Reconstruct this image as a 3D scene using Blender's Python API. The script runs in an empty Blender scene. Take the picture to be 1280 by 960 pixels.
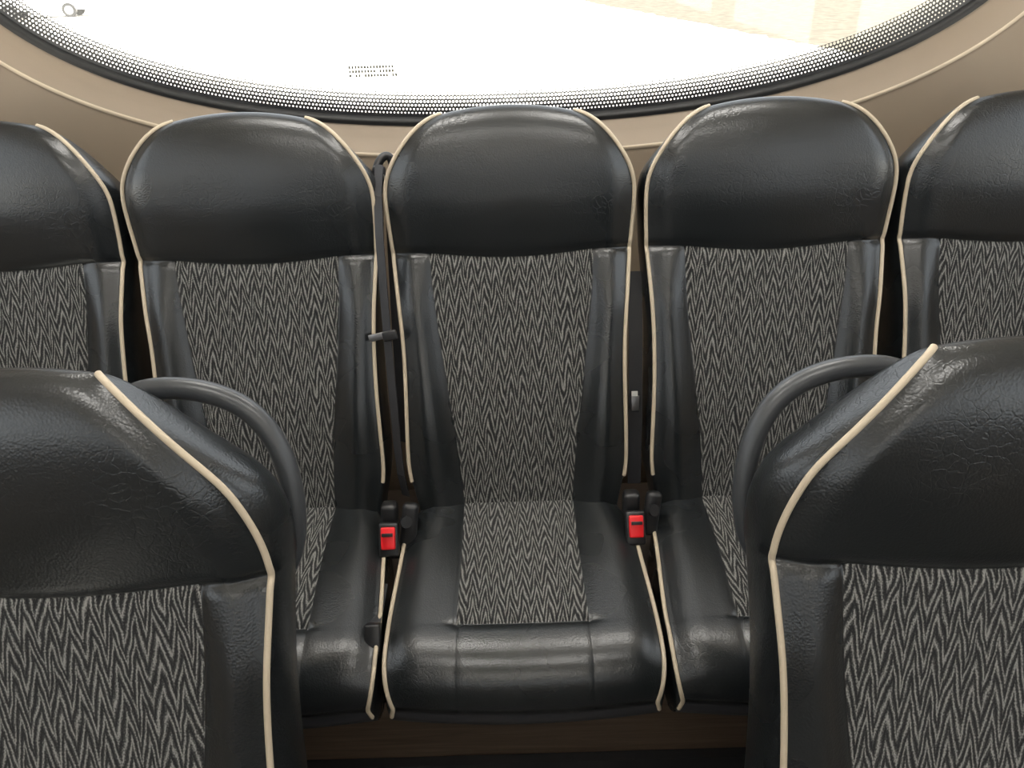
import bpy, math, random
from mathutils import Vector, Matrix
random.seed(4)
S=bpy.context.scene
try:
    S.view_settings.view_transform='Standard'
except Exception: pass

# ---------------------------------------------------------------- materials
def new_mat(name, col, rough=.5, metal=0., spec=.5):
    m=bpy.data.materials.new(name); m.use_nodes=True
    b=m.node_tree.nodes['Principled BSDF']
    b.inputs['Base Color'].default_value=(*col,1); b.inputs['Roughness'].default_value=rough
    b.inputs['Metallic'].default_value=metal; b.inputs['Specular IOR Level'].default_value=spec
    return m
class NT:
    def __init__(s,m): s.t=m.node_tree; s.n=s.t.nodes; s.b=s.n['Principled BSDF']
    def add(s,t,**k):
        x=s.n.new(t)
        for a,v in k.items(): setattr(x,a,v)
        return x
    def link(s,a,b): s.t.links.new(a,b)
    def val(s,inp,v):
        if hasattr(v,'is_output') : s.link(v,inp)
        else: inp.default_value=v
    def math(s,op,a,b=None,c=None):
        x=s.add('ShaderNodeMath',operation=op); s.val(x.inputs[0],a)
        if b is not None: s.val(x.inputs[1],b)
        if c is not None: s.val(x.inputs[2],c)
        return x.outputs[0]
    def noise(s,vec,scale,detail=3,rough=.5,dist=0):
        x=s.add('ShaderNodeTexNoise'); x.inputs['Scale'].default_value=scale
        x.inputs['Detail'].default_value=detail; x.inputs['Roughness'].default_value=rough
        x.inputs['Distortion'].default_value=dist
        if vec is not None: s.link(vec,x.inputs['Vector'])
        return x.outputs['Fac']
    def mapping(s,vec,scale):
        x=s.add('ShaderNodeMapping'); s.link(vec,x.inputs['Vector']); x.inputs['Scale'].default_value=scale
        return x.outputs[0]
    def ramp(s,fac,stops):
        x=s.add('ShaderNodeValToRGB'); s.link(fac,x.inputs['Fac']); cr=x.color_ramp
        while len(cr.elements)<len(stops): cr.elements.new(.5)
        for e,(p,c) in zip(cr.elements,stops): e.position=p; e.color=(*c,1)
        return x.outputs['Color']
    def bump(s,h,strength,dist,prev=None):
        x=s.add('ShaderNodeBump'); s.link(h,x.inputs['Height']); x.inputs['Strength'].default_value=strength
        x.inputs['Distance'].default_value=dist
        if prev is not None: s.link(prev,x.inputs['Normal'])
        return x.outputs[0]

def leather():
    m=new_mat('black_leather',(.010,.0118,.0128),.3,0,.7); n=NT(m)
    co=n.add('ShaderNodeTexCoord').outputs['Object']
    v=n.add('ShaderNodeTexVoronoi'); v.inputs['Scale'].default_value=360; n.link(co,v.inputs['Vector'])
    # fine worn creases, only in patches
    wv=n.add('ShaderNodeTexVoronoi',feature='DISTANCE_TO_EDGE'); wv.inputs['Scale'].default_value=75
    nd=n.add('ShaderNodeTexNoise'); nd.inputs['Scale'].default_value=30; n.link(co,nd.inputs['Vector'])
    mxv=n.add('ShaderNodeMix',data_type='RGBA'); mxv.inputs[0].default_value=.03
    n.link(co,mxv.inputs[6]); n.link(nd.outputs['Color'],mxv.inputs[7]); n.link(mxv.outputs[2],wv.inputs['Vector'])
    crk=n.math('MINIMUM',wv.outputs['Distance'],.06)
    mask=n.ramp(n.noise(co,6,2,.5),[(.48,(0,0,0)),(.66,(1,1,1))])
    crk=n.math('MULTIPLY',crk,mask)
    big=n.noise(co,7,2,.4,.2); mid=n.noise(co,60,3,.5,.3)
    n1=n.bump(v.outputs['Distance'],.35,.0005)
    n2=n.bump(mid,.12,.0010,n1)
    n2=n.bump(crk,.45,.006,n2)
    n3=n.bump(big,.2,.006,n2)
    n.link(n3,n.b.inputs['Normal'])
    n.link(n.ramp(big,[(.3,(.25,.25,.25)),(.7,(.32,.32,.32))]),n.b.inputs['Roughness'])
    return m
def fabric():
    m=new_mat('zigzag_fabric',(.1,.1,.1),.95,0,.15); n=NT(m)
    uv=n.add('ShaderNodeUVMap').outputs[0]
    sp=n.add('ShaderNodeSeparateXYZ'); n.link(uv,sp.inputs[0]); u,v=sp.outputs[0],sp.outputs[1]
    ph=n.math('MULTIPLY',n.noise(n.mapping(uv,(40,12,1)),1.0,2),.75)
    t=n.math('PINGPONG',n.math('ADD',n.math('DIVIDE',u,.0215),ph),.5)     # 0..0.5
    amp=n.math('ADD',n.math('MULTIPLY',n.noise(n.mapping(uv,(25,10,1)),1.0,1),.08),.072)
    off=n.math('MULTIPLY',t,amp)
    wob=n.math('MULTIPLY',n.noise(n.mapping(uv,(80,45,1)),1.0,2),.012)
    s=n.math('DIVIDE',n.math('ADD',n.math('ADD',v,off),wob),.029)
    p=n.math('MULTIPLY',n.math('PINGPONG',s,.5),2.0)
    br=n.noise(n.mapping(uv,(160,40,1)),1.0,3)
    p2=n.math('ADD',n.math('MULTIPLY',p,1.0),n.math('MULTIPLY',n.math('SUBTRACT',br,.5),.7))
    wv=n.noise(n.mapping(uv,(750,480,1)),1.0,1)
    w2=n.math('ADD',p2,n.math('MULTIPLY',n.math('SUBTRACT',wv,.5),1.25))
    c=n.ramp(w2,[(.20,(.015,.015,.0155)),(.56,(.050,.050,.048)),(1.0,(.245,.24,.226))])
    n.link(c,n.b.inputs['Base Color'])
    n.link(n.bump(w2,.5,.0012),n.b.inputs['Normal'])
    n.b.inputs['Sheen Weight'].default_value=.15
    return m
M_LEA=leather(); M_FAB=fabric()
M_PIPE=new_mat('cream_piping',(.49,.41,.30),.5)
M_PLA=new_mat('black_plastic',(.012,.012,.013),.38)
M_BELT=new_mat('belt_webbing',(.028,.028,.031),.55)
_n=NT(M_BELT); _c=_n.add('ShaderNodeTexCoord').outputs['Object']
_n.link(_n.bump(_n.noise(_n.mapping(_c,(900,900,300)),1,1),.4,.001),_n.b.inputs['Normal'])
M_HANDLE=new_mat('grey_handle_rubber',(.045,.048,.052),.32)
_n=NT(M_HANDLE); _c=_n.add('ShaderNodeTexCoord').outputs['Object']
_n.link(_n.bump(_n.noise(_c,500,2),.2,.0005),_n.b.inputs['Normal'])
M_RED=new_mat('red_button',(.75,.015,.02),.35)
M_MET=new_mat('steel',(.35,.35,.36),.35,1.)
M_LABEL=new_mat('white_label',(.7,.7,.68),.6)
M_SHELL=new_mat('seat_back_plastic',(.03,.03,.034),.5)
def wallmat(name,c1,c2,rough=.55):
    m=new_mat(name,c1,rough); n=NT(m); co=n.add('ShaderNodeTexCoord').outputs['Object']
    n.link(n.ramp(n.noise(co,3,4),[(.3,c1),(.7,c2)]),n.b.inputs['Base Color'])
    n.link(n.bump(n.noise(co,350,2),.15,.0005),n.b.inputs['Normal'])
    return m
M_TAN=wallmat('tan_wall_moulding',(.25,.195,.14),(.285,.225,.165))
M_CREAM=new_mat('cream_trim_line',(.60,.50,.37),.4)
M_SEAL=new_mat('rubber_seal',(.01,.01,.01),.5)
M_CEIL=wallmat('ceiling_vinyl',(.34,.32,.29),(.38,.36,.33))
M_SIDE=wallmat('side_wall_vinyl',(.26,.21,.17),(.29,.24,.19))

# ---------------------------------------------------------------- helpers
def obj_from(name,verts,faces,mats,fm=None,uvs=None,parent=None,smooth=True):
    me=bpy.data.meshes.new(name); me.from_pydata(verts,[],faces); me.update()
    for m in mats: me.materials.append(m)
    if fm:
        for p,i in zip(me.polygons,fm): p.material_index=i
    if uvs:
        ul=me.uv_layers.new(name='UVMap')
        for p in me.polygons:
            for li,vi in zip(p.loop_indices,p.vertices): ul.data[li].uv=uvs[vi]
    if smooth:
        for p in me.polygons: p.use_smooth=True
    o=bpy.data.objects.new(name,me); S.collection.objects.link(o)
    if parent: o.parent=parent
    return o
def empty(name,loc=(0,0,0)):
    e=bpy.data.objects.new(name,None); e.empty_display_size=.05; S.collection.objects.link(e); e.location=loc; return e
def tube(name,pts,r,mat,parent=None,cyclic=False,smooth=True,res=4,kind='NURBS'):
    cu=bpy.data.curves.new(name,'CURVE'); cu.dimensions='3D'; cu.bevel_depth=r; cu.bevel_resolution=res; cu.use_fill_caps=True
    sp=cu.splines.new(kind); sp.points.add(len(pts)-1)
    for p,q in zip(sp.points,pts): p.co=(*q,1)
    if kind=='NURBS': sp.order_u=4; sp.use_endpoint_u=True; cu.resolution_u=6
    sp.use_cyclic_u=cyclic
    cu.materials.append(mat)
    o=bpy.data.objects.new(name,cu); S.collection.objects.link(o)
    dg=bpy.context.evaluated_depsgraph_get(); me=bpy.data.meshes.new_from_object(o.evaluated_get(dg))
    S.collection.objects.unlink(o); bpy.data.objects.remove(o)
    for p in me.polygons: p.use_smooth=True
    m=bpy.data.objects.new(name,me); S.collection.objects.link(m)
    if not me.materials: me.materials.append(mat)
    if parent: m.parent=parent
    return m
def rbox(name,size,loc,mat,parent=None,rot=(0,0,0),bev=.004,seg=3):
    import bmesh
    bm=bmesh.new(); bmesh.ops.create_cube(bm,size=1)
    for v in bm.verts: v.co=Vector((v.co.x*size[0],v.co.y*size[1],v.co.z*size[2]))
    if bev>0: bmesh.ops.bevel(bm,geom=bm.edges[:],offset=min(bev,min(size)*.45),segments=seg,affect='EDGES',profile=.5)
    me=bpy.data.meshes.new(name); bm.to_mesh(me); bm.free(); me.materials.append(mat)
    if bev>0:
        for p in me.polygons: p.use_smooth=True
    o=bpy.data.objects.new(name,me); S.collection.objects.link(o); o.location=loc; o.rotation_euler=rot
    if parent: o.parent=parent
    return o
def ribbon(name,pts,w,mat,parent=None,th=.0015,wdir=(1,0,0)):
    wd=Vector(wdir); verts=[];faces=[]
    P=[Vector(p) for p in pts]
    for i,p in enumerate(P):
        t=(P[min(i+1,len(P)-1)]-P[max(i-1,0)]).normalized(); nn=t.cross(wd).normalized()
        for a,b in((-1,-1),(1,-1),(1,1),(-1,1)): verts.append(p+wd*(a*w/2)+nn*(b*th/2))
    for i in range(len(P)-1):
        for k in range(4):
            a=i*4+k;b=i*4+(k+1)%4; faces.append((a,b,b+4,a+4))
    faces.append((0,1,2,3)); k=(len(P)-1)*4; faces.append((k,k+1,k+2,k+3))
    return obj_from(name,verts,faces,[mat],parent=parent,smooth=False)

G=lambda d,w: math.exp(-(d/w)**2)
def sstep(a,b,x):
    t=max(0,min(1,(x-a)/(b-a))); return t*t*(3-2*t)

def body(name,parent,taus,xp,xf,nf,nb,bulge,frame,dome,panel_mat,back_mat,pipe_r=.0036,pipe_start=0.0,sag=None,pipe_back=8):
    """belt + two gusset sides.  frame(x,tau,n)->local point"""
    mid=[-1,-.975,-.94,-.85,-.7,-.5,-.3,-.1,.1,.3,.5,.7,.85,.94,.975,1]
    side=[0,.04,.1,.2,.34,.5,.66,.8,.9,.96,1.0]     # from xf (0) to xp (1)
    K3=10; K4=14
    verts=[];uvs=[]
    for t in taus:
        X=xp(t);F=min(xf(t),X*.8)
        xs=[-(F+(X-F)*s) for s in reversed(side)]+[F*m for m in mid[1:-1]]+[F+(X-F)*s for s in side]
        row=[];uv=[]
        for x in xs:
            tt=t-dome(x,t)+(sag(x,t) if sag else 0)
            row.append((x,tt,nf(x,t))); uv.append((x,t))
        nF=nf(X,t);nB=nb(t); bl=bulge(t)
        tt=t-dome(X,t)
        for k in range(1,K3):
            q=k/K3; row.append((X+bl*math.sin(math.pi*q)**.7,tt,nF+(nB-nF)*q)); uv.append((X+q*.1,t))
        for k in range(K4+1):
            x=X-2*X*k/K4; row.append((x,t-dome(x,t),nB)); uv.append((x,t))
        for k in range(1,K3):
            q=1-k/K3; row.append((-X-bl*math.sin(math.pi*q)**.7,tt,nF+(nB-nF)*q)); uv.append((-X-q*.1,t))
        nfront=len(xs)
        verts+= [frame(*p) for p in row]; uvs+=uv
        N=len(row)
    ns=len(side)
    faces=[];fm=[]
    for i in range(len(taus)-1):
        tm=(taus[i]+taus[i+1])/2
        for k in range(N):
            a=i*N+k;b=i*N+(k+1)%N
            faces.append((a,b,b+N,a+N))
            if k<nfront-1: fm.append(panel_mat(0 if (k<ns-1 or k>=nfront-ns) else 1,tm))
            elif nfront-1+K3<=k<nfront-1+K3+K4: fm.append(back_mat)
            else: fm.append(0)
    faces.append(tuple(range(N))); fm.append(0)
    faces.append(tuple((len(taus)-1)*N+k for k in range(N))[::-1]); fm.append(0)
    o=obj_from(name,verts,faces,[M_LEA,M_FAB,M_SHELL],fm,uvs,parent)
    for sgn,ci,bi in((1,nfront-1,nfront-1+K3),(-1,0,nfront-1+K3+K4)):
        pts=[]
        for i,t in enumerate(taus):
            if t>=pipe_start: 
                p=Vector(verts[i*N+ci]); pts.append(p+Vector((sgn*.0015,0,0)))
        j=len(taus)-2
        c=0
        while j>0 and c<pipe_back:
            pts.append(Vector(verts[j*N+bi])+Vector((sgn*.0015,0,0))); j-=1; c+=1
        q=[pts[0]]
        for p in pts[1:]:
            if (p-q[-1]).length>.006: q.append(p)
        tube(name+'_piping_'+('right' if sgn>0 else 'left'),q,pipe_r,M_PIPE,parent)
    return o

RHO=math.radians(17)
def make_seat(loc,handle=0,legs=False):
    e=empty('passenger_seat',loc)
    s,c=math.sin(RHO),math.cos(RHO)
    fg=legs
    TS=.468; TOP=.695 if fg else .716
    frame=lambda x,t,n:(x, t*s-n*c, t*c+n*s)
    taus=[-.07,-.04,-.01]+[.02*i for i in range(1,22)]
    taus+=[TS-.018,TS-.010,TS-.005,TS-.002,TS,TS+.002,TS+.005,TS+.010,TS+.018,.50,.52,.54]
    R0=.55
    taus+=[R0+(TOP-R0)*math.sin(math.pi/2*k/26) for k in range(1,27)]
    taus=sorted(set(taus))
    def xp(t):
        w=.205+.014*sstep(.3,.6,t)-.004*G(t-.25,.12)
        if t<.08: w-= .02*sstep(.08,-.06,t)
        if fg:
            if t>.47:
                a=min(1,(t-.47)/(TOP-.47)); w=.085+(w-.085)*max(0,1-a**1.6)**.8
        elif t>.53:
            a=min(1,(t-.53)/(TOP-.53)); w=.112+(w-.112)*max(0,1-a**2.6)**.5
        return w
    def xf(t): return .104+.044*sstep(-.05,.5,t) 
    lean=lambda t:.17*max(0,t-TS)
    RN=.010
    def nf(x,t):
        X=xp(t);F=min(xf(t),X*.8); ax=abs(x)
        n=.012*G(t-.16,.14)+.016*sstep(.45,.56,t)+lean(t)
        if t<TS+.03: n+=.022*sstep(F-.01,F+.05,ax)*sstep(TS+.03,TS-.12,t)*1.0
        n-=.016*sstep(X-.045,X,ax)**1.5
        n-=.010*(x/.2)**2*sstep(.45,.55,t)
        if t<TS: n-=.0035*G(ax-F,.005)
        n-=.0055*G(t-TS,.007)
        if t>.56:
            b=min(1,(t-.56)/(TOP-.56)); n=RN+(n-RN)*max(0,1-b**2.4)**.5
        return n
    def nb(t):
        n=-.105+lean(t)
        if t>.50:
            b=min(1,(t-.50)/(TOP-.50)); n=RN+(n-RN)*max(0,1-b**2.0)**.6
        return n
    if fg: bulge=lambda t:.010+.015*G(t-.55,.06)-.012*sstep(.62,TOP,t)
    else: bulge=lambda t:.007+.004*G(t-.60,.07)-.008*sstep(.62,TOP,t)
    dome=lambda x,t:(.012*(x/.11)**2)*sstep(.55,TOP,t)
    sag=lambda x,t:-.011*math.cos(min(1,abs(x)/.15)*math.pi/2)**1.0*G(t-TS,.06)
    body('backrest',e,taus,xp,xf,nf,nb,bulge,frame,dome,lambda z,t:1 if (z==1 and t<TS) else 0,2,pipe_start=.03,sag=sag,pipe_back=0)
    # cushion
    L=.475; AL=math.radians(3.5); ca,sa=math.cos(AL),math.sin(AL)
    y0=.085; z0=-.012
    cfr=lambda x,t,n:(x, y0-t*ca, z0-t*sa+n)
    FS=.374
    ta=[0,.02,.04,.06,.08,.10,.13,.16,.19,.22,.25,.28,.31,.33,FS-.018,FS-.009,FS-.004,FS-.001,FS+.001,FS+.004,FS+.009,FS+.018]
    C0=.395
    ta+=[C0+(L-C0)*math.sin(math.pi/2*k/22) for k in range(1,23)]
    ta=sorted(set(ta))
    def cxp(t):
        w=.180+.030*sstep(.07,.16,t)+.011*sstep(.15,.38,t)
        if t>C0+.02:
            a=(t-C0-.02)/(L-C0-.02); w=.208+(w-.208)*max(0,1-a**3)**.4
        return w
    cxf=lambda t:.105+.005*sstep(.2,.45,t)
    CN=-.082
    def cnf(x,t):
        X=cxp(t);F=cxf(t);ax=abs(x)
        n=.006*math.sin(math.pi*min(1,t/FS))+.004
        n+=.011*sstep(F-.005,F+.06,ax)*sstep(.36,.12,t)
        n-=.018*sstep(X-.045,X,ax)**1.5
        n-=(.0035 if t<FS else .0016)*G(ax-F,.0045)
        n-=.0032*G(t-FS,.005)*sstep(F+.02,F,ax)
        if t>C0-.03:
            b=min(1,(t-C0+.03)/(L-C0+.03)); n=CN+(n-CN)*max(0,1-b**3.0)**.42
        return n
    def cnb(t):
        n=-.155
        if t>C0-.02:
            b=min(1,(t-C0+.02)/(L-C0+.02)); n=CN+(n-CN)*max(0,1-b**2.8)**.42
        return n
    body('seat_cushion',e,ta,cxp,cxf,cnf,cnb,lambda t:.005,cfr,lambda x,t:.012*(x/.2)**2*sstep(.3,L,t)+.0010*G(abs(x)-cxf(t),.004)*sstep(C0,L,t),
         lambda z,t:1 if (z==1 and t<FS) else 0,2,pipe_start=.11,pipe_back=3)
    if handle:
        h=handle
        F=lambda x,t,n:Vector(frame(x*h,t-.008,n))
        pts=[F(.02,.58,-.10),F(.03,.625,-.10),F(.05,.650,-.10),F(.09,.657,-.10),F(.14,.652,-.10),F(.188,.628,-.10),F(.214,.58,-.10),F(.222,.52,-.10),F(.216,.46,-.10),F(.195,.43,-.10),F(.16,.42,-.09)]
        tube('grab_handle',pts,.0120,M_HANDLE,e,res=6)
    if legs:
        fl=-loc[2]+.10
        for sx in(-.14,.14):
            rbox('leg_%s'%('a' if sx<0 else 'b'),(.035,.30,-fl-.16),(sx,-.13,(fl-.16)/2),M_PLA,e)
        rbox('base_plate',(.36,.34,.02),(0,-.13,fl+.011),M_PLA,e)
        rbox('under_frame',(.40,.36,.03),(0,-.13,-.175),M_PLA,e)
    return e

CZ=1.42
SP=.46
Y0=1.165; Z0=CZ-.923
for i in range(5):
    make_seat((SP*(i-2),Y0,Z0))
make_seat((-.470,Y0-.745,Z0-.066),handle=1,legs=True)
make_seat((.466,Y0-.745,Z0-.064),handle=-1,legs=True)

# ---------------------------------------------------------------- belts & buckles
def buckle(x,y,z,side=1):
    e=empty('seat_belt_buckle',(x,y,z))
    r=(math.radians(-32),0,0)
    rbox('housing',(.036,.018,.062),(0,0,0),M_PLA,e,rot=r,bev=.005)
    rbox('release_button',(.026,.008,.040),(0,-.0085,.010),M_RED,e,rot=r,bev=.003)
    rbox('slot',(.020,.004,.006),(0,-.0125,.021),M_PLA,e,rot=r,bev=.001)
    rbox('stalk_cover',(.030,.022,.085),(side*.034,.03,.008),M_PLA,e,rot=(math.radians(-18),math.radians(side*8),0),bev=.009)
    tube('anchor_bolt',[(side*.03,.012,.03),(side*.034,.006,.034)],.011,M_PLA,e,kind='POLY')
    ribbon('stalk_strap',[(0,.012,-.02),(0,.03,-.05),(0,.05,-.09)],.028,M_BELT,e,th=.003)
    rbox('hinge_bracket',(.030,.03,.05),(-side*.002,.045,.02),M_PLA,e,rot=(math.radians(-10),0,0),bev=.008)
    return e
buckle(-SP/2-.006,1.052,.496)
buckle(SP/2-.020,1.062,.498)
e=empty('seat_belt_clip',(-SP/2-.014,.868,.450))
rbox('clip_body',(.026,.022,.046),(0,0,0),M_PLA,e,rot=(math.radians(-35),0,0),bev=.004)
rbox('clip_tongue',(.014,.006,.02),(.002,-.009,-.022),M_MET,e,rot=(math.radians(-35),0,0),bev=.002)
ribbon('clip_strap',[(0,.0,.01),(0,.06,.0),(0,.12,.0)],.018,M_BELT,e)
def shoulder_belt(x,top=True):
    e=empty('shoulder_seat_belt',(x,0,0))
    s,c=math.sin(RHO),math.cos(RHO)
    F=lambda t,n,dx=0:(dx,Y0+t*s-n*c,Z0+t*c+n*s)
    ribbon('webbing',[F(.625,-.030,.0),F(.57,.005,.0),F(.5,.018,.0),F(.42,.020,.001),F(.30,.020,.003),F(.2,.016,.005),F(.12,.010,.006),F(.05,.0,.008),F(.0,-.02,.012)],.017,M_BELT,e,th=.002,wdir=(.88,-.47,0))
    ribbon('webbing_second',[F(.60,-.075,.012),F(.5,-.05,.012),F(.3,-.04,.012),F(.1,-.05,.012)],.022,M_BELT,e,th=.002,wdir=(.9,-.43,0))
    tube('guide_loop',[F(.60,-.07,-.016),F(.63,-.075,-.012),F(.648,-.08,.004),F(.64,-.085,.018),F(.59,-.085,.022),F(.45,-.10,.018)],.008,M_PLA,e)
    rbox('guide_head',(.022,.03,.05),F(.60,-.05,-.004),M_PLA,e,rot=(-RHO,0,0),bev=.007)
    tube('guide_pin',[F(.59,-.025,-.014),F(.605,-.023,.010)],.0035,M_MET,e,kind='POLY')
    rbox('latch_plate',(.050,.004,.013),F(.325,.026,-.006),M_MET,e,rot=(-RHO,math.radians(-12),0),bev=.0015)
    rbox('latch_grip',(.026,.010,.018),F(.325,.026,.008),M_PLA,e,rot=(-RHO,math.radians(-12),0),bev=.003)
    return e
shoulder_belt(-SP/2-.002)
e=empty('lap_seat_belt',(SP/2+.002,0,0))
def F2(t,n,dx=0): return (dx,Y0+t*math.sin(RHO)-n*math.cos(RHO),Z0+t*math.cos(RHO)+n*math.sin(RHO))
ribbon('webbing',[F2(.42,-.06),F2(.3,-.045),F2(.15,-.04),F2(.0,-.05)],.026,M_BELT,e,th=.002)
rbox('tongue_plate',(.016,.004,.03),F2(.17,-.032,-.002),M_MET,e,rot=(-RHO,0,0),bev=.001)
rbox('label',(.012,.002,.010),F2(.19,-.028,-.004),M_LABEL,e,rot=(-RHO,0,0),bev=.0005)

# ---------------------------------------------------------------- rear wall with oval window
WY=1.66; WZ=CZ+.14; WA=1.07; WB=.452; PW=2.35; WX=-.012
NW=240
def outline(th):
    c,s=math.cos(th),math.sin(th)
    return Vector((WA*math.copysign(abs(c)**(2/PW),c),WB*math.copysign(abs(s)**(2/PW),s)))
raw=[outline(2*math.pi*i/4000) for i in range(4000)]
acc=[0]
for i in range(4000): acc.append(acc[-1]+(raw[(i+1)%4000]-raw[i]).length)
PER=acc[-1]; ol=[];j=0
for k in range(NW):
    d=PER*k/NW
    while acc[j+1]<d: j+=1
    ol.append(raw[j].lerp(raw[(j+1)%4000],(d-acc[j])/(acc[j+1]-acc[j])))
nrm=[]
for k in range(NW):
    t=(ol[(k+1)%NW]-ol[k-1]).normalized(); nrm.append(Vector((t.y,-t.x)))
def ring(d,y): return [(WX+ol[k].x+nrm[k].x*d,y,WZ+ol[k].y+nrm[k].y*d) for k in range(NW)]
prof=[(-.004,WY),(.0,WY-.012),(.008,WY-.016),(.014,WY-.010),(.016,WY-.012),(.035,WY-.022),(.058,WY-.040),(.062,WY-.047),(.066,WY-.049),(.070,WY-.046),(.076,WY-.046),(.12,WY-.050)]
pm=[2,2,2,0,0,0,0,1,1,0,0]
verts=[];faces=[];fm=[]
for d,y in prof: verts+=ring(d,y)
XW=1.27; ZT=2.12; ZB=.10
last=[]
for k in range(NW):
    p=Vector((ol[k].x,ol[k].y)); 
    sx=XW/abs(p.x) if abs(p.x)>1e-6 else 1e9
    sz=((ZT-WZ) if p.y>0 else (WZ-ZB))/abs(p.y) if abs(p.y)>1e-6 else 1e9
    q=p*min(sx,sz); last.append((q.x,WY-.055,WZ+q.y))
verts+=last
for r in range(len(prof)):
    for k in range(NW):
        a=r*NW+k;b=r*NW+(k+1)%NW
        faces.append((a,b,b+NW,a+NW)); fm.append(pm[r] if r<len(pm) else 0)
obj_from('wall_rear',verts,faces,[M_TAN,M_CREAM,M_SEAL],fm)
# glass with dotted frit
mg=bpy.data.materials.new('fritted_glass'); mg.use_nodes=True; n=NT(mg)
uv=n.add('ShaderNodeUVMap').outputs[0]; sp=n.add('ShaderNodeSeparateXYZ'); n.link(uv,sp.inputs[0]); u,v=sp.outputs[0],sp.outputs[1]
P=.0075
row=n.math('FLOOR',n.math('DIVIDE',v,P))
sh=n.math('MULTIPLY',n.math('MODULO',row,2.0),.5)
fu=n.math('SUBTRACT',n.math('FRACT',n.math('ADD',n.math('DIVIDE',u,P),sh)),.5)
fv=n.math('SUBTRACT',n.math('FRACT',n.math('DIVIDE',v,P)),.5)
dist=n.math('SQRT',n.math('ADD',n.math('MULTIPLY',fu,fu),n.math('MULTIPLY',fv,fv)))
rad=n.math('ADD',n.math('MULTIPLY',v,6.0),.12)
black=n.math('GREATER_THAN',dist,rad)
black=n.math('MAXIMUM',black,n.math('LESS_THAN',v,.006))
black=n.math('MULTIPLY',black,n.math('LESS_THAN',v,.0525))
tr=n.add('ShaderNodeBsdfTransparent'); tr.inputs[0].default_value=(.93,.95,.94,1)
gl=n.add('ShaderNodeBsdfGlossy'); gl.inputs['Roughness'].default_value=.02
mx0=n.add('ShaderNodeMixShader'); mx0.inputs[0].default_value=.04; n.link(tr.outputs[0],mx0.inputs[1]); n.link(gl.outputs[0],mx0.inputs[2])
mx=n.add('ShaderNodeMixShader'); n.link(black,mx.inputs[0]); n.link(mx0.outputs[0],mx.inputs[1]); n.link(n.b.outputs[0],mx.inputs[2])
n.b.inputs['Base Color'].default_value=(.02,.02,.022,1); n.b.inputs['Roughness'].default_value=.4
n.link(mx.outputs[0],n.n['Material Output'].inputs['Surface'])
verts=[];uvs=[];faces=[]
for d in(.0,-.055,-.09):
    verts+=ring(d,WY-.002); uvs+=[(PER*k/NW,-d) for k in range(NW)]
c0=len(verts); verts.append((WX,WY-.002,WZ)); uvs.append((0,.3))
for r in range(2):
    for k in range(NW-1):
        a=r*NW+k;b=r*NW+k+1; faces.append((a,b,b+NW,a+NW))
k=NW-1; 
base=len(verts); 
for r in range(3): verts.append(verts[r*NW]); uvs.append((PER,uvs[r*NW][1]))
for r in range(2): faces.append((r*NW+k,base+r,base+r+1,(r+1)*NW+k))
for k in range(NW): faces.append((2*NW+k,2*NW+(k+1)%NW,c0))
win=obj_from('window_1',verts,faces,[mg],None,uvs,smooth=False)
M_STAMP=new_mat('glass_stamp',(.10,.10,.08),.8)
vs=[];fs=[]
for r in range(3):
    for cidx in range(16):
        if random.random()<.12: continue
        x=-.318+cidx*.0062; z=1.195+r*.008; w=.0044;h=.0055; b=len(vs)
        vs+=[(x,WY-.004,z),(x+w,WY-.004,z),(x+w,WY-.004,z+h),(x,WY-.004,z+h)]; fs.append((b,b+1,b+2,b+3))
st=obj_from('stamp',vs,fs,[M_STAMP],smooth=False); st.parent=win

# ---------------------------------------------------------------- shell
def slab(name,x0,x1,y0,y1,z0,z1,mat,parent=None):
    return rbox(name,(x1-x0,y1-y0,z1-z0),((x0+x1)/2,(y0+y1)/2,(z0+z1)/2),mat,parent,bev=0)
M_FLOOR=new_mat('floor_vinyl',(.03,.028,.026),.5); n=NT(M_FLOOR); co=n.add('ShaderNodeTexCoord').outputs['Object']
n.link(n.ramp(n.noise(co,120,3),[(.35,(.02,.018,.017)),(.7,(.05,.045,.04))]),n.b.inputs['Base Color'])
M_WOOD=new_mat('brown_wood_laminate',(.1,.06,.04),.45); n=NT(M_WOOD); co=n.add('ShaderNodeTexCoord').outputs['Object']
n.link(n.ramp(n.noise(n.mapping(co,(3,8,60)),1.0,5,.6,1.5),[(.3,(.045,.030,.020)),(.55,(.085,.058,.039)),(.75,(.13,.09,.06))]),n.b.inputs['Base Color'])
YB=-3.2
slab('floor',-1.3,1.3,YB,1.7,.0,.10,M_FLOOR)
slab('seat_plinth',-1.2,1.2,.86,1.45,.101,.300,M_WOOD)
slab('trim_1',-1.2,1.2,.84,.858,.101,.150,M_PLA)
slab('ceiling',-1.3,1.3,YB,1.7,2.1,2.16,M_CEIL)
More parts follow.
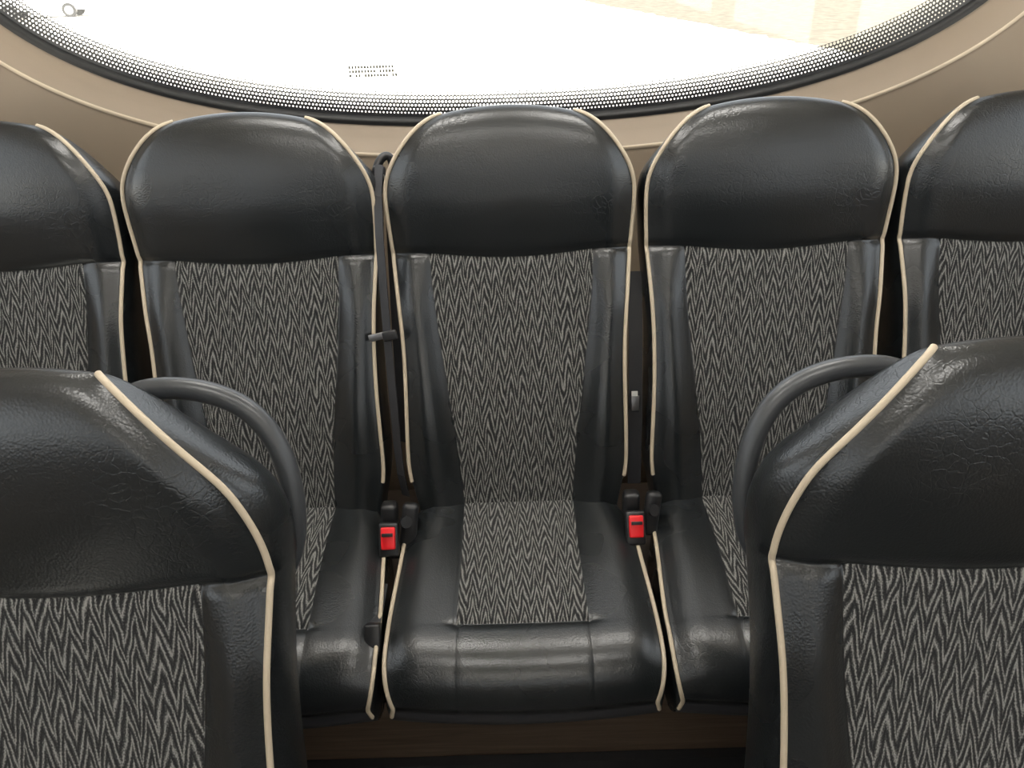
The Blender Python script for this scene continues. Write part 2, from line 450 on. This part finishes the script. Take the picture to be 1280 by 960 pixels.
# plain side / front panes
mp=bpy.data.materials.new('clear_glass'); mp.use_nodes=True; n=NT(mp)
tr=n.add('ShaderNodeBsdfTransparent'); tr.inputs[0].default_value=(.9,.93,.92,1)
gl=n.add('ShaderNodeBsdfGlossy'); gl.inputs['Roughness'].default_value=.02
mx0=n.add('ShaderNodeMixShader'); mx0.inputs[0].default_value=.05; n.link(tr.outputs[0],mx0.inputs[1]); n.link(gl.outputs[0],mx0.inputs[2])
n.link(mx0.outputs[0],n.n['Material Output'].inputs['Surface'])
wi=2
for sx,nm in((-1,'left'),(1,'right')):
    w=empty('wall_'+nm)
    a,b=sorted((sx*1.25,sx*1.30))
    slab('lower_panel',a,b,YB,1.62,.1,1.02,M_SIDE,w)
    slab('upper_panel',a,b,YB,1.62,1.80,2.1,M_SIDE,w)
    for y in(1.45,.1,-1.55,YB+.08): slab('pillar',a,b,y-.16,y+.16,1.02,1.80,M_SIDE,w)
    X=sx*1.275
    obj_from('window_%d'%wi,[(X,YB,1.02),(X,1.6,1.02),(X,1.6,1.80),(X,YB,1.80)],[(0,1,2,3)],[mp],smooth=False); wi+=1
w=empty('wall_front')
slab('lower_panel',-1.3,1.3,YB-.05,YB,.1,1.3,M_SIDE,w)
slab('upper_panel',-1.3,1.3,YB-.05,YB,1.75,2.16,M_SIDE,w)
obj_from('window_%d'%wi,[(-1.3,YB-.025,1.3),(1.3,YB-.025,1.3),(1.3,YB-.025,1.75),(-1.3,YB-.025,1.75)],[(0,1,2,3)],[mp],smooth=False)

# ---------------------------------------------------------------- outside
GZ=-1.15
M_GR=new_mat('pale_concrete_ground',(.75,.72,.68),.9); n=NT(M_GR)
tc=n.add('ShaderNodeTexCoord').outputs['Object']; sp=n.add('ShaderNodeSeparateXYZ'); n.link(tc,sp.inputs[0])
nz=n.noise(tc,.5,4); nz2=n.noise(tc,2.5,6,.7)
edge=n.math('ADD',n.math('ADD',sp.outputs[0],n.math('MULTIPLY',sp.outputs[1],.2)),n.math('MULTIPLY',n.noise(tc,1.2,4),1.2))
band=n.math('MULTIPLY',n.math('GREATER_THAN',edge,13.5),n.math('GREATER_THAN',sp.outputs[1],12.0))
mix=n.add('ShaderNodeMix',data_type='RGBA'); n.link(band,mix.inputs[0])
n.link(n.ramp(nz,[(.3,(.62,.58,.52)),(.7,(.72,.70,.67))]),mix.inputs[6])
n.link(n.ramp(nz2,[(.35,(.046,.038,.026)),(.65,(.090,.080,.060))]),mix.inputs[7])
n.link(mix.outputs[2],n.b.inputs['Base Color'])
obj_from('ground',[(-150,-150,GZ),(150,-150,GZ),(150,200,GZ),(-150,200,GZ)],[(0,1,2,3)],[M_GR],smooth=False)

def car(loc,rot):
    e=empty('parked_car',loc); e.rotation_euler=(0,0,rot)
    W=new_mat('white_car_paint',(.8,.8,.8),.25); Gm=new_mat('car_glass',(.02,.025,.03),.1)
    prof=[(-2.1,.35),(-2.15,.75),(-2.0,.95),(-1.2,1.02),(-.5,1.45),(.9,1.48),(1.7,1.05),(2.1,.98),(2.15,.6),(2.1,.35)]
    vs=[];N=len(prof)
    for sy in(-.85,-.88,.88,.85):
        for x,z in prof:
            inset=.16*max(0,(z-1.0)/.45); vs.append((x,math.copysign(abs(sy)-inset,sy),z))
    fs=[]
    for r in range(3):
        for k in range(N): fs.append((r*N+k,r*N+(k+1)%N,(r+1)*N+(k+1)%N,(r+1)*N+k))
    fs.append(tuple(range(N))); fs.append(tuple(3*N+k for k in range(N))[::-1])
    obj_from('car_body',vs,fs,[W],parent=e,smooth=False)
    for sy in(-1,1):
        q=[(-1.0,1.05),(-.48,1.38),(.85,1.40),(1.5,1.06)]
        obj_from('side_glass',[(x,sy*(.885-.16*max(0,(z-1.0)/.45)),z) for x,z in q],[(0,1,2,3)],[Gm],parent=e,smooth=False)
        for x in(-1.35,1.35):
            tube('wheel',[(x,sy*.70,.33),(x,sy*.90,.33)],.33,M_PLA,e,kind='POLY',res=8)
            tube('hub',[(x,sy*.88,.33),(x,sy*.915,.33)],.20,M_MET,e,kind='POLY',res=8)
    return e
car((-23.0,43,GZ),.2)

# ---------------------------------------------------------------- lights
w=bpy.data.worlds.new('world'); S.world=w; w.use_nodes=True
bg=w.node_tree.nodes['Background']; bg.inputs[0].default_value=(.92,.95,1,1); bg.inputs[1].default_value=2.5
L=bpy.data.lights.new('sun','SUN'); L.energy=34; L.angle=.01; L.color=(1,.95,.86)
o=bpy.data.objects.new('sun',L); S.collection.objects.link(o)
o.rotation_euler=Vector((-.25,-.35,1)).to_track_quat('Z','Y').to_euler()
me=new_mat('added_light_panel',(1,1,1),.4); b=me.node_tree.nodes['Principled BSDF']  # glowing surface of the added overhead lights
b.inputs['Emission Color'].default_value=(1,.97,.92,1); b.inputs['Emission Strength'].default_value=17
for (x,y,sx,sy) in ((-.38,1.14,.50,.22),(.38,1.14,.50,.22),(-.38,.10,.5,.18),(.38,.10,.5,.18),(-.38,-1.6,.5,.18),(.38,-1.6,.5,.18)):
    e=empty('added_overhead_light',(x,y,2.09))  # invented light panels, added for sheen on cushions and headrests
    rbox('added_light_frame',(sx+.08,sy+.08,.02),(0,0,.0),M_CEIL,e,bev=.006)
    rbox('added_light_panel',(sx,sy,.016),(0,0,-.012),me,e,bev=.005)

# ---------------------------------------------------------------- camera
cam=bpy.data.cameras.new('camera'); cam.lens=950/1280*36; cam.sensor_width=36; cam.clip_start=.02; cam.clip_end=500
co=bpy.data.objects.new('camera',cam); S.collection.objects.link(co)
co.matrix_world=Matrix.Translation((-.006,0,CZ))@Matrix.Rotation(math.radians(60),4,'X')@Matrix.Rotation(math.radians(-1.7),4,'Z')
S.camera=co
